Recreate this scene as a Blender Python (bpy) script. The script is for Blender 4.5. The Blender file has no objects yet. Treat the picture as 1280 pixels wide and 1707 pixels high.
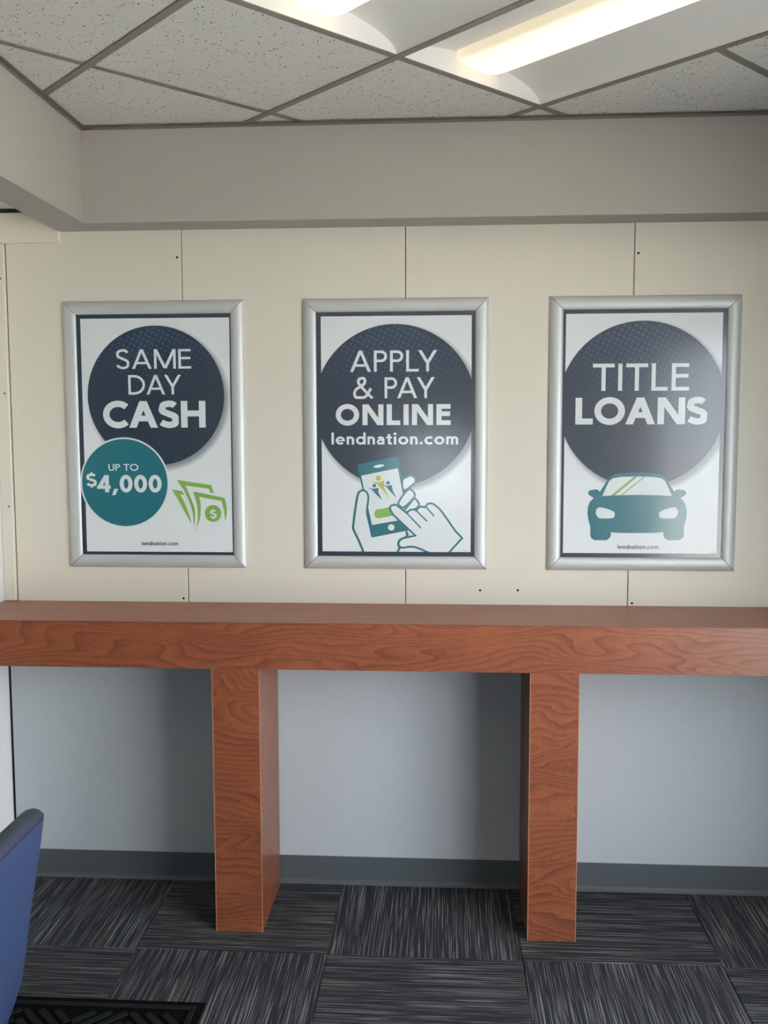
import bpy, bmesh, math, random
from math import sin, cos, pi, sqrt, atan2, radians
from mathutils import Vector, Matrix
from mathutils.geometry import tessellate_polygon

IN = 0.0254                       # the room is laid out in inches; the scene is in metres
sc = bpy.context.scene
col = sc.collection
random.seed(7)

# ------------------------------------------------------------------ camera
cam_d = bpy.data.cameras.new('camera')
cam = bpy.data.objects.new('camera', cam_d)
col.objects.link(cam)
sc.camera = cam
YAW, PITCH, ROLL = 0.0620, -0.0876, -0.0024
fwd = Vector((-sin(YAW) * cos(PITCH), cos(YAW) * cos(PITCH), sin(PITCH)))
right = Vector((cos(YAW), sin(YAW), 0))
up = right.cross(fwd)
r2 = right * cos(ROLL) + up * sin(ROLL)
u2 = -right * sin(ROLL) + up * cos(ROLL)
M = Matrix((r2, u2, -fwd)).transposed().to_4x4()
M.translation = Vector((0, -133.03, 66.43)) * IN
cam.matrix_world = M
cam_d.sensor_fit = 'HORIZONTAL'
cam_d.sensor_width = 36.0
cam_d.lens = 1579.9 / 1280 * 36.0
cam_d.clip_start = 0.05

# ------------------------------------------------------------------ sky, exposure
SKY_COLOR, SKY_STRENGTH = (0.82, 0.92, 1.0), 9.0
LAMP_COLOR, LAMP_STRENGTH = (1.0, 0.80, 0.53), 1.1
w = bpy.data.worlds.new('sky')
sc.world = w
w.use_nodes = True
bg = w.node_tree.nodes['Background']
bg.inputs[0].default_value = (*SKY_COLOR, 1)
bg.inputs[1].default_value = SKY_STRENGTH
sc.view_settings.view_transform = 'Standard'
sc.view_settings.look = 'None'
sc.view_settings.gamma = 1
sc.view_settings.use_curve_mapping = False
sc.view_settings.exposure = 0.32
sc.cycles.use_denoising = True
sc.cycles.max_bounces = 10
sc.cycles.diffuse_bounces = 6
sc.cycles.sample_clamp_indirect = 6

sun_d = bpy.data.lights.new('sun', 'SUN')
sun_d.energy = 165.0                # falls on the street; the building itself shades its windows
sun_d.color = (1.0, 0.98, 0.95)
sun_d.angle = radians(0.6)
sun = bpy.data.objects.new('sun', sun_d)
col.objects.link(sun)
sun.rotation_euler = Vector((0.45, -0.55, -0.85)).to_track_quat('-Z', 'Y').to_euler()

# ------------------------------------------------------------------ room dimensions (inches)
XL, XR, YF = -63.6, 62.0, -215.0
H = 106.6                          # main ceiling
ZB = 94.1                          # underside of soffits
XB0, XB1 = -53.77, -48.38          # left soffit beam
YB = -5.28                         # front of back soffit
ZC, ZA, DC = 41.63, 35.52, 14.15   # counter height, apron underside, counter depth
GO, GPHI, GU = (-39.33, -26.43), 0.788, 24.2   # ceiling grid origin, angle, module
WIN_S = (-18, 12, 38, 66)           # small hatch window in the front wall
WIN_R = (-150, -46, 5, 88)         # right window opening y0 y1 z0 z1

# portals: tell the renderer where daylight comes in (they give no light of their own)
def portal(name, loc, size, rot):
    d = bpy.data.lights.new(name, 'AREA')
    d.shape = 'RECTANGLE'
    d.size, d.size_y = size[0] * IN, size[1] * IN
    d.cycles.is_portal = True
    o = bpy.data.objects.new(name, d)
    col.objects.link(o)
    o.location = Vector(loc) * IN
    o.rotation_euler = rot
portal('daylight_portal', ((WIN_S[0] + WIN_S[1]) / 2, YF - 3, (WIN_S[2] + WIN_S[3]) / 2), (WIN_S[1] - WIN_S[0], WIN_S[3] - WIN_S[2]), (radians(90), 0, 0))
portal('daylight_portal', (XR + 3, (WIN_R[0] + WIN_R[1]) / 2, (WIN_R[2] + WIN_R[3]) / 2), (WIN_R[1] - WIN_R[0], WIN_R[3] - WIN_R[2]), (radians(90), 0, radians(90)))

# ------------------------------------------------------------------ materials
def lin(c):
    return tuple(((v / 255 / 12.92) if v / 255 <= .04045 else ((v / 255 + .055) / 1.055) ** 2.4) for v in c)

class NT:
    def __init__(s, name):
        s.m = bpy.data.materials.new(name)
        s.m.use_nodes = True
        s.t = s.m.node_tree
        s.b = s.t.nodes['Principled BSDF']
    def n(s, typ, **kw):
        x = s.t.nodes.new(typ)
        for k, v in kw.items():
            setattr(x, k, v)
        return x
    def l(s, a, b):
        s.t.links.new(a, b)
    def val(s, sock, v):
        if hasattr(v, 'is_output') or isinstance(v, bpy.types.NodeSocket):
            s.l(v, sock)
        else:
            sock.default_value = v
    def math(s, op, a, b=0.0, c=None, clamp=False):
        x = s.n('ShaderNodeMath', operation=op)
        x.use_clamp = clamp
        s.val(x.inputs[0], a); s.val(x.inputs[1], b)
        if c is not None:
            s.val(x.inputs[2], c)
        return x.outputs[0]
    def mix(s, f, a, b):
        x = s.n('ShaderNodeMix', data_type='RGBA')
        s.val(x.inputs[0], f)
        s.val(x.inputs[6], a if hasattr(a, 'is_output') else (*a, 1))
        s.val(x.inputs[7], b if hasattr(b, 'is_output') else (*b, 1))
        return x.outputs[2]
    def noise(s, vec, scale, detail=2, rough=.5, dist=0):
        x = s.n('ShaderNodeTexNoise')
        x.inputs['Scale'].default_value = scale
        x.inputs['Detail'].default_value = detail
        x.inputs['Roughness'].default_value = rough
        x.inputs['Distortion'].default_value = dist
        if vec is not None:
            s.l(vec, x.inputs['Vector'])
        return x.outputs[0]
    def coord(s):
        return s.n('ShaderNodeTexCoord').outputs['Object']
    def mapped(s, vec, scale, loc=(0, 0, 0)):
        x = s.n('ShaderNodeMapping')
        x.inputs['Scale'].default_value = scale
        x.inputs['Location'].default_value = loc
        s.l(vec, x.inputs['Vector'])
        return x.outputs[0]
    def ramp(s, f, stops):
        x = s.n('ShaderNodeValToRGB')
        e = x.color_ramp.elements
        while len(e) < len(stops):
            e.new(.5)
        for el, (p, c) in zip(e, stops):
            el.position = p
            el.color = (*c, 1) if len(c) == 3 else c
        s.l(f, x.inputs[0])
        return x.outputs[0]
    def bump(s, h, strength, dist):
        x = s.n('ShaderNodeBump')
        x.inputs['Strength'].default_value = strength
        x.inputs['Distance'].default_value = dist
        s.l(h, x.inputs['Height'])
        s.l(x.outputs[0], s.b.inputs['Normal'])
    def set(s, color=None, rough=.5, metal=0, spec=.5, coat=0):
        if color is not None:
            s.val(s.b.inputs['Base Color'], color if hasattr(color, 'is_output') else (*color, 1))
        s.val(s.b.inputs['Roughness'], rough)
        s.b.inputs['Metallic'].default_value = metal
        s.b.inputs['Specular IOR Level'].default_value = spec
        s.b.inputs['Coat Weight'].default_value = coat
        return s.m

def plain(name, rgb, rough=.5, metal=0, spec=.5, coat=0):
    s = NT(name)
    s.b.inputs['Coat Roughness'].default_value = .16
    return s.set(lin(rgb), rough, metal, spec, coat)

def paint(name, rgb, var=.05, scale=2.5, rough=.55, bump=.15, bscale=260, spec=.35):
    s = NT(name)
    c = s.coord()
    n = s.noise(c, scale, 3)
    a = lin(rgb)
    s.set(s.mix(n, tuple(v * (1 - var) for v in a), tuple(min(1, v * (1 + var)) for v in a)), rough, spec=spec)
    s.bump(s.noise(c, bscale, 2), bump, .0006)
    return s.m

def wood(name, stretch, k, seed, light=(152, 87, 56), dark=(94, 49, 35), rough=.33):
    """cherry laminate: contour lines of a stretched noise make the cathedral figure"""
    s = NT(name)
    c = s.coord()
    big = s.noise(s.mapped(c, stretch, (seed, seed * .7, seed * 1.3)), 1.0, 1.4, .45, .6)
    sep = s.n('ShaderNodeSeparateXYZ'); s.l(c, sep.inputs[0])
    across = s.math('ADD', s.math('MULTIPLY', sep.outputs[2], k[2]), s.math('ADD', s.math('MULTIPLY', sep.outputs[1], k[1]), s.math('MULTIPLY', sep.outputs[0], k[0])))
    v = s.math('ADD', s.math('MULTIPLY', big, 15.0), across)
    fr = s.math('FRACT', v)
    # slow rise then a sharp dark late-wood line
    line = s.math('POWER', fr, 2.4)
    soft = s.noise(s.mapped(c, tuple(q * 2.2 for q in stretch), (9 + seed, 3, 1)), 1.0, 2)
    fine = s.noise(s.mapped(c, tuple(q * 26 for q in stretch)), 1.0, 3, .6)
    base = s.mix(soft, lin(light), lin(tuple(a * .55 + b * .45 for a, b in zip(light, dark))))
    cc = s.mix(s.math('MULTIPLY', line, s.math('ADD', .25, s.math('MULTIPLY', soft, .9)), clamp=True), base, lin(dark))
    cc = s.mix(s.math('MULTIPLY', s.math('SUBTRACT', fine, .42, clamp=True), 1.1), cc, lin(tuple(q * .8 for q in dark)))
    s.set(cc, rough, spec=.45)
    return s.m

def carpet():
    s = NT('charcoal_loop_carpet')
    c = s.coord()
    rnd = s.n('ShaderNodeObjectInfo').outputs['Random']
    off = s.n('ShaderNodeCombineXYZ'); s.l(s.math('MULTIPLY', rnd, 37), off.inputs[0]); s.l(s.math('MULTIPLY', rnd, 91), off.inputs[1])
    va = s.n('ShaderNodeVectorMath', operation='ADD'); s.l(c, va.inputs[0]); s.l(off.outputs[0], va.inputs[1])
    p = va.outputs[0]
    yarn = s.noise(s.mapped(p, (2.8, 310, 1)), 1.0, 2, .6)
    yarn2 = s.noise(s.mapped(p, (5, 520, 1), (4, 2, 0)), 1.0, 1, .5)
    pile = s.noise(p, 420, 2, .7)
    tone = s.mix(yarn2, lin((38, 38, 41)), lin((68, 68, 71)))
    hi = s.ramp(yarn, [(.55, (0, 0, 0)), (.61, (1, 1, 1))])
    fleck = s.math('MULTIPLY', hi, s.math('ADD', .35, s.math('MULTIPLY', pile, 1.0)), clamp=True)
    cc = s.mix(fleck, tone, lin((152, 151, 150)))
    cc = s.mix(s.math('MULTIPLY', s.math('SUBTRACT', pile, .45, clamp=True), 3.0, clamp=True), cc, lin((24, 24, 27)))
    s.set(cc, .95, spec=.1)
    s.bump(s.math('ADD', s.math('MULTIPLY', yarn, .5), pile), .7, .002)
    return s.m

def acoustic():
    s = NT('pinhole_mineral_tile')
    c = s.coord()
    def holes(scale, rad, keep, stretch=(1, 1, 0)):
        v = s.n('ShaderNodeTexVoronoi', feature='F1')
        v.inputs['Scale'].default_value = scale
        s.l(s.mapped(c, stretch), v.inputs['Vector'])
        sp = s.n('ShaderNodeSeparateColor'); s.l(v.outputs['Color'], sp.inputs[0])
        r = s.math('MULTIPLY', s.math('SUBTRACT', sp.outputs[0], keep, clamp=True), rad / (1 - keep))
        return s.math('LESS_THAN', v.outputs['Distance'], r)
    h = s.math('MAXIMUM', holes(95, .27, .35), holes(160, .22, .5, (1, .8, 0)))
    n = s.noise(c, 90, 3, .6)
    base = s.mix(n, lin((222, 219, 212)), lin((238, 235, 229)))
    s.set(s.mix(h, base, lin((58, 55, 52))), .9, spec=.15)
    s.bump(s.math('SUBTRACT', s.math('MULTIPLY', n, .3), h), .5, .0015)
    return s.m

def sheet_paper(name, circ):
    """white poster stock; the printed artwork includes a soft drop shadow drawn round the big disc"""
    s = NT(name)
    c = s.coord()
    sep = s.n('ShaderNodeSeparateXYZ'); s.l(c, sep.inputs[0])
    cx, cz, r = (q * IN for q in circ)
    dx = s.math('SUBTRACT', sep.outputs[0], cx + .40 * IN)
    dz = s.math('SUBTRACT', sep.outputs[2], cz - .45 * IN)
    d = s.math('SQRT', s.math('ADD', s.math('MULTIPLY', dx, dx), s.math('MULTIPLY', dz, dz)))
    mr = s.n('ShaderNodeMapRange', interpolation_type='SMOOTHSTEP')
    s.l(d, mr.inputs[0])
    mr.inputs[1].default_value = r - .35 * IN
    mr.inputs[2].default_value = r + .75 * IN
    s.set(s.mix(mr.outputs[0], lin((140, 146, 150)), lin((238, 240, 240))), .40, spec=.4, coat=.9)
    s.b.inputs['Coat Roughness'].default_value = .16
    return s.m

def emission(name, color, strength):
    s = NT(name)
    s.set(lin((240, 235, 220)), .4)
    s.b.inputs['Emission Color'].default_value = (*color, 1)
    # the tubes lie along the middle, so the underside glows more than the sloped sides and ends
    nz = s.n('ShaderNodeSeparateXYZ'); s.l(s.n('ShaderNodeNewGeometry').outputs['Normal'], nz.inputs[0])
    f = s.math('POWER', s.math('ABSOLUTE', nz.outputs[2]), 4.0)
    s.l(s.math('MULTIPLY', s.math('ADD', .38, s.math('MULTIPLY', f, .62)), strength), s.b.inputs['Emission Strength'])
    return s.m

PR = dict(rough=.40, spec=.4, coat=.9)     # satin print under a clear cover
MT = dict(
    cream=paint('cream_wall_paint', (226, 219, 202), .02, 1.5, .5, .1),
    grey_wall=paint('blue_grey_wall_covering', (182, 185, 187), .03, 30, .6, .35, 420),
    left_wall=paint('white_wall_paint', (232, 230, 226), .02, 1.5, .5, .1),
    soffit=paint('taupe_grey_soffit_paint', (143, 139, 133), .03, 1.5, .5, .12),
    acoustic=acoustic(),
    tee=plain('grey_ceiling_tee', (118, 115, 108), .42, .25),
    angle=plain('dark_ceiling_angle', (92, 88, 84), .5),
    red=plain('red_paint_trace', (96, 44, 40), .6),
    joint=plain('panel_joint', (150, 142, 126), .8),
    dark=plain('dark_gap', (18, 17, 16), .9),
    cove=plain('grey_rubber_cove_base', (80, 85, 88), .5),
    carpet=carpet(),
    backing=plain('carpet_backing', (22, 22, 24), .95),
    wood_h=wood('cherry_laminate_apron', (1.5, 2.0, 6.0), (0, 0, 40), 3.1),
    wood_top=wood('cherry_laminate_top', (1.6, 7.0, 2.0), (0, 40, 0), 5.7, (158, 94, 66), (124, 66, 48), .36),
    wood_v=wood('cherry_laminate_post', (2.4, 2.5, 5.5), (0, 6, 38), 1.4),
    wood_edge=plain('pale_laminate_edge', (196, 138, 100), .4),
    silver=plain('satin_aluminium', (208, 208, 206), .48, .3),
    mitre=plain('mitre_joint', (60, 60, 60), .6),
    navy=plain('navy_print', (34, 45, 60), **PR),
    dots=plain('halftone_blue_print', (46, 72, 108), **PR),
    teal=plain('teal_print', (24, 98, 110), **PR),
    green=plain('green_print', (122, 164, 72), **PR),
    olive=plain('olive_yellow_print', (172, 174, 66), **PR),
    white=plain('white_print', (233, 236, 236), **PR),
    reflector=plain('white_enamel_reflector', (238, 236, 232), .45),
    lamp=emission('warm_lit_diffuser', LAMP_COLOR, LAMP_STRENGTH),
    vinyl=plain('blue_vinyl', (46, 60, 92), .45, 0, .5),
    slate=plain('slate_vinyl', (42, 50, 66), .5),
    thread=plain('navy_thread', (30, 38, 62), .6),
    chair_metal=plain('dark_chair_leg', (40, 38, 38), .4, .6),
    mat=paint('charcoal_mat_fibre', (32, 34, 35), .25, 300, .95, .8, 500, .05),
    mat_edge=plain('black_mat_rubber', (16, 16, 17), .95, 0, .03),
    window_frame=plain('dark_bronze_window_frame', (62, 58, 54), .4, .4),
    pavement=paint('concrete_pavement', (150, 148, 144), .1, 1.0, .9),
    front=paint('slate_front_wall_paint', (104, 108, 112), .02, 1.5, .55, .1),
    reflection_dark=paint('dark_teal_reflection_panel', (44, 66, 66), .03, 1.5, .6, .1),  # colour of the out-of-view panel added for dark poster reflections
    screw=plain('screw_head', (120, 112, 98), .5, .4),
)

# ------------------------------------------------------------------ mesh helpers
def loc_of(o):
    v = Vector((0, 0, 0))
    while o is not None:
        v += o.location
        o = o.parent
    return v

def link(name, me, mat, parent=None, origin=None):
    if mat is not None and not me.materials:
        me.materials.append(mat)
    o = bpy.data.objects.new(name, me)
    col.objects.link(o)
    if parent is not None:
        o.parent = parent
    if origin is not None:
        o.location = Vector(origin) * IN - (loc_of(parent) if parent else Vector())
    return o

def mesh(name, verts, faces, mat, parent=None, origin=None, smooth=False):
    """verts in world inches; origin (world inches) becomes the object's own origin"""
    if origin is None:
        base = loc_of(parent) if parent else Vector()
    else:
        base = Vector(origin) * IN
    me = bpy.data.meshes.new(name)
    me.from_pydata([tuple(Vector(v) * IN - base) for v in verts], [], faces)
    bm = bmesh.new(); bm.from_mesh(me)
    bmesh.ops.recalc_face_normals(bm, faces=bm.faces)
    bm.to_mesh(me); bm.free()
    if smooth:
        for p in me.polygons:
            p.use_smooth = True
    return link(name, me, mat, parent, origin)

def flat(name, verts, faces, mat, parent):
    """print layer: keeps its winding, all faces towards -y"""
    base = loc_of(parent)
    me = bpy.data.meshes.new(name)
    me.from_pydata([tuple(Vector(v) * IN - base) for v in verts], [], faces)
    bm = bmesh.new(); bm.from_mesh(me)
    for f in bm.faces:
        f.normal_update()
        if f.normal.y > 0:
            f.normal_flip()
    bm.to_mesh(me); bm.free()
    return link(name, me, mat, parent)

BOXF = [(0, 1, 3, 2), (4, 6, 7, 5), (0, 4, 5, 1), (2, 3, 7, 6), (0, 2, 6, 4), (1, 5, 7, 3)]
def boxv(x0, x1, y0, y1, z0, z1):
    return [(x, y, z) for x in (x0, x1) for y in (y0, y1) for z in (z0, z1)]

def box(name, b, mat, parent=None, bev=0, origin=None, seg=1):
    o = mesh(name, boxv(*b), BOXF, mat, parent, origin)
    if bev:
        bm = bmesh.new(); bm.from_mesh(o.data)
        bmesh.ops.bevel(bm, geom=bm.edges[:], offset=bev * IN, segments=seg, profile=.5, affect='EDGES')
        bm.to_mesh(o.data); bm.free()
    return o

def boxes(name, bl, mat, parent=None, origin=None):
    V, F = [], []
    for b in bl:
        k = len(V); V += boxv(*b); F += [tuple(i + k for i in f) for f in BOXF]
    return mesh(name, V, F, mat, parent, origin)

def prism(name, poly, z0, z1, mat, parent=None, origin=None):
    n = len(poly)
    V = [(x, y, z0) for x, y in poly] + [(x, y, z1) for x, y in poly]
    F = [tuple(range(n)), tuple(range(2 * n - 1, n - 1, -1))] + [(i, (i + 1) % n, n + (i + 1) % n, n + i) for i in range(n)]
    return mesh(name, V, F, mat, parent, origin)

def sweep_x(name, prof, x0, x1, mat, parent=None):
    """profile of (y, z) pulled along x"""
    n = len(prof)
    V = [(x0, y, z) for y, z in prof] + [(x1, y, z) for y, z in prof]
    F = [tuple(range(n)), tuple(range(2 * n - 1, n - 1, -1))] + [(i, (i + 1) % n, n + (i + 1) % n, n + i) for i in range(n)]
    return mesh(name, V, F, mat, parent)

def empty(name, loc):
    o = bpy.data.objects.new(name, None)
    col.objects.link(o)
    o.location = Vector(loc) * IN
    return o

def tag(o, label, cat, group=None):
    o['label'] = label
    o['category'] = cat
    if group:
        o['group'] = group
    return o

def struct(o, label=None):
    o['kind'] = 'structure'
    if label:
        o['label'] = label
    return o

def clip(poly, x0, x1, y0, y1):
    def cut(p, inside, isect):
        out = []
        for i in range(len(p)):
            a, b = p[i - 1], p[i]
            if inside(b):
                if not inside(a): out.append(isect(a, b))
                out.append(b)
            elif inside(a):
                out.append(isect(a, b))
        return out
    def ix(v): return lambda a, b: (v, a[1] + (b[1] - a[1]) * (v - a[0]) / (b[0] - a[0]))
    def iy(v): return lambda a, b: (a[0] + (b[0] - a[0]) * (v - a[1]) / (b[1] - a[1]), v)
    for ins, isx in ((lambda q: q[0] >= x0, ix(x0)), (lambda q: q[0] <= x1, ix(x1)), (lambda q: q[1] >= y0, iy(y0)), (lambda q: q[1] <= y1, iy(y1))):
        if not poly: return []
        poly = cut(poly, ins, isx)
    return poly

def area(p):
    return abs(sum(p[i - 1][0] * p[i][1] - p[i][0] * p[i - 1][1] for i in range(len(p)))) / 2

# ------------------------------------------------------------------ floor
floor = struct(box('floor', (XL - 4, XR + 4, YF - 4, 6, -3, -.22), MT['backing']), 'charcoal carpet tile floor laid with alternate tiles turned a quarter')
CT, CX0, CY0 = 24.67, -39.17, -18.70
full = None
for j in range(0, -9, -1):
    for i in range(-1, 8):
        x0, x1 = CX0 + i * CT, CX0 + (i + 1) * CT
        y0, y1 = CY0 + j * CT, CY0 + (j + 1) * CT
        turned = (i + j) % 2 != 0          # pile running away from the wall
        g = .03
        c0, c1, d0, d1 = max(x0, XL) + g, min(x1, XR) - g, max(y0, YF) + g, min(y1, 0) - g
        if c1 - c0 < 1 or d1 - d0 < 1:
            continue
        cx, cy = (x0 + x1) / 2, (y0 + y1) / 2
        whole = abs(c1 - c0 - CT + 2 * g) < .01 and abs(d1 - d0 - CT + 2 * g) < .01
        if whole and full is not None:
            o = full.copy(); col.objects.link(o); o.parent = floor
        else:
            a = [c0 - cx, c1 - cx, d0 - cy, d1 - cy]
            if turned:                     # undo the quarter turn for cut tiles
                a = [a[2], a[3], -a[1], -a[0]]
            o = mesh('carpet_tile', boxv(a[0], a[1], a[2], a[3], -.22, 0), BOXF, MT['carpet'], None)
            bm = bmesh.new(); bm.from_mesh(o.data)
            bmesh.ops.bevel(bm, geom=[e for e in bm.edges if all(v.co.z > -.001 for v in e.verts)], offset=.06 * IN, segments=1, affect='EDGES')
            bm.to_mesh(o.data); bm.free()
            o.parent = floor
            if whole: full = o
        o.location = Vector((cx, cy, 0)) * IN
        o.rotation_euler = (0, 0, radians(90) if turned else 0)

# ------------------------------------------------------------------ back wall
wall = struct(box('wall_back', (XL - 4, XR + 4, .25, 5, -.2, H + 6), MT['joint']), 'back wall of cream panels above the counter and blue grey covering below')
SEAMS = [-61.8, -36.55, -5.24, 25.87, 57.2, XR]
for a, b in zip(SEAMS, SEAMS[1:]):
    box('wall_panel', (a + .055, b - .055, 0, .25, ZC - 1.2, 100), MT['cream'], wall, bev=.09)
lp = box('wall_panel', (XL + .35, XR, .05, .25, 0, ZC - 1.25), MT['grey_wall'], wall)
boxes('corner_gap', [(XL + .01, XL + .34, .2, .24, 0, ZC - 1.3)], MT['dark'], wall)
lp['label'] = 'blue grey wall covering below the counter'
for x, z in [(-37.15, 90.36), (-37.24, 42.15), (26.4, 90.08), (26.5, 42.0), (5.31, 43.66), (10.61, 43.7)]:
    n = 10
    V = [(x + .17 * cos(2 * pi * k / n), -.012, z + .17 * sin(2 * pi * k / n)) for k in range(n)] + [(x + .17 * cos(2 * pi * k / n), .05, z + .17 * sin(2 * pi * k / n)) for k in range(n)]
    mesh('screw_hole', V, [tuple(range(n)), tuple(range(2 * n - 1, n - 1, -1))] + [(i, (i + 1) % n, n + (i + 1) % n, n + i) for i in range(n)], MT['dark'], wall)
# corner batten and header board at the left end of the wall
t1 = struct(box('trim_1', (XL + .02, -61.85, -.45, .2, ZC + .02, 92.5), MT['cream'], bev=.09), 'cream corner batten with screws beside the left poster')
for z in (87.69, 71.58, 55.38):
    x = -62.42; n = 10
    V = [(x + .15 * cos(2 * pi * k / n), -.50, z + .15 * sin(2 * pi * k / n)) for k in range(n)] + [(x + .17 * cos(2 * pi * k / n), -.43, z + .17 * sin(2 * pi * k / n)) for k in range(n)]
    mesh('screw', V, [tuple(range(n)), tuple(range(2 * n - 1, n - 1, -1))] + [(i, (i + 1) % n, n + (i + 1) % n, n + i) for i in range(n)], MT['screw'], t1)
struct(box('trim_2', (XL + .02, -53.75, -.75, .2, 92.55, 96.7), MT['cream'], bev=.09), 'cream header board under the low ceiling strip')

# ------------------------------------------------------------------ other walls
wl = struct(box('wall_left', (XL - 4, XL, YF - 4, 0, -.2, H + 6), MT['left_wall']), 'white left side wall with a dark teal panel added to darken reflections')
box('added_reflection_panel', (XL, XL + .5, -165, -22, 5, 96), MT['reflection_dark'], wl, bev=.1)  # added out of view so the left poster reflects something dark
q = WIN_S
struct(boxes('wall_front', [(XL - 4, q[0], YF - 4, YF, -.2, H + 6), (q[1], XR + 4, YF - 4, YF, -.2, H + 6), (q[0], q[1], YF - 4, YF, -.2, q[2]), (q[0], q[1], YF - 4, YF, q[3], H + 6)], MT['front']), 'slate painted front wall with a small window')
y0, y1, rz0, rz1 = WIN_R
struct(boxes('wall_right', [(XR, XR + 4, YF - 4, y0, -.2, H + 6), (XR, XR + 4, y1, 5, -.2, H + 6), (XR, XR + 4, y0, y1, -.2, rz0), (XR, XR + 4, y0, y1, rz1, H + 6)], MT['front']), 'slate painted right wall with a wide shop window')
q = WIN_S
struct(boxes('window_1', [(q[0], q[0] + 1.5, YF - 3, YF - 1, q[2], q[3]), (q[1] - 1.5, q[1], YF - 3, YF - 1, q[2], q[3]), (q[0], q[1], YF - 3, YF - 1, q[2], q[2] + 1.5), (q[0], q[1], YF - 3, YF - 1, q[3] - 1.5, q[3])], MT['window_frame']), 'small bronze framed window in the front wall')
fr = [(XR + 1, XR + 3, y - 1, y + 1, rz0, rz1) for y in (y0 + 1, y0 + (y1 - y0) / 3, y0 + (y1 - y0) * 2 / 3, y1 - 1)]
fr += [(XR + 1, XR + 3, y0, y1, rz0, rz0 + 2), (XR + 1, XR + 3, y0, y1, rz1 - 2, rz1)]
struct(boxes('window_2', fr, MT['window_frame']), 'bronze framed side window')
struct(boxes('ground', [(XR + 4.5, 900, -900, 300, -6, -4), (-400, XR + 4.4, -900, YF - 4.5, -6, -4)], MT['pavement']), 'concrete pavement outside the windows')

# ------------------------------------------------------------------ soffits
struct(box('soffit_back', (XB1 + .02, XR, YB, -.02, ZB, H + 6), MT['soffit']), 'grey painted soffit along the top of the back wall')
struct(box('soffit_left', (XB0, XB1, YF, -.02, ZB, H + 6), MT['soffit']), 'grey painted beam running from the wall towards the viewer')
low = struct(box('ceiling_low', (XL, XB0 - .02, YF, -.02, 97.2, 98.0), MT['acoustic']), 'low strip of pinhole ceiling tile beside the beam')
struct(boxes('trim_3', [(XL + .02, XB0 - .05, -1.0, -.05, 96.75, 97.15)], MT['dark']), 'black joint between low ceiling and header board')

# ------------------------------------------------------------------ cove base
def cove(y):
    return [(y, 0), (y - .42, 0), (y - .42, .14), (y - .2, .35), (y - .13, .7), (y - .12, 4.1), (y - .06, 4.16), (y, 4.16)]
struct(sweep_x('baseboard_back', cove(.04), XL + .45, XR - .1, MT['cove']), 'grey rubber cove base along the back wall')

# ------------------------------------------------------------------ ceiling
def G(u, v):
    c, s = cos(GPHI), sin(GPHI)
    return (GO[0] + u * c + v * s, GO[1] + u * s - v * c)
REG = (XB1 + .05, XR, YF, YB - .05)
ceiling = struct(box('ceiling', (XL, XR, YF, 5, H + 5.5, H + 7), MT['acoustic']), 'suspended ceiling of pinhole tiles in a diagonal grey grid')
FIX = [(1, 1), (0, 1)]          # troffers: cell u, first cell v (two cells long)
taken = {(a, b) for a, b0 in FIX for b in (b0, b0 + 1)}
for i in range(-8, 12):
    for j in range(-6, 14):
        if (i, j) in taken: continue
        p = clip([G((i + du) * GU, (j + dv) * GU) for du, dv in ((0, 0), (1, 0), (1, 1), (0, 1))], *REG)
        if len(p) < 3 or area(p) < 1: continue
        cx, cy = G((i + .5) * GU, (j + .5) * GU)
        prism('ceiling_tile', p, H + .08, H + .7, MT['acoustic'], ceiling, (cx, cy, H))
def tee(u0, u1, v0, v1, z0=0.0):
    p = clip([G(u0, v0), G(u1, v0), G(u1, v1), G(u0, v1)], *REG)
    if len(p) >= 3 and area(p) > .5:
        prism('ceiling_tee', p, H - .02 + z0, H + .07 + z0, MT['tee'], ceiling)
HWID = .47
for i in range(-8, 13):
    tee(i * GU - HWID, i * GU + HWID, -6 * GU, 14 * GU, -.03)          # main runners
for j in range(-6, 14):
    for i in range(-8, 12):
        if (i, j) in taken and (i, j - 1) in taken and (i, j) not in FIX: continue
        tee(i * GU + HWID, (i + 1) * GU - HWID, j * GU - HWID, j * GU + HWID)
an = struct(box('trim_4', (XB1, XR, YB - .75, YB, H - .1, H - .04), MT['angle']), 'dark wall angle where the ceiling meets the back soffit')
box('angle_leg', (XB1, XR, YB - .07, YB - .005, H - .42, H - .1), MT['angle'], an)
an = struct(box('trim_5', (XB1, XB1 + .75, YF, YB - .76, H - .1, H - .04), MT['angle']), 'dark wall angle where the ceiling meets the beam')
box('angle_leg', (XB1 + .005, XB1 + .07, YF, YB - .08, H - .42, H - .1), MT['angle'], an)
box('paint_trace', (XB1 + .1, XB1 + 1.4, YB - .1, YB - .075, H - .41, H - .2), MT['red'], an)

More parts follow.
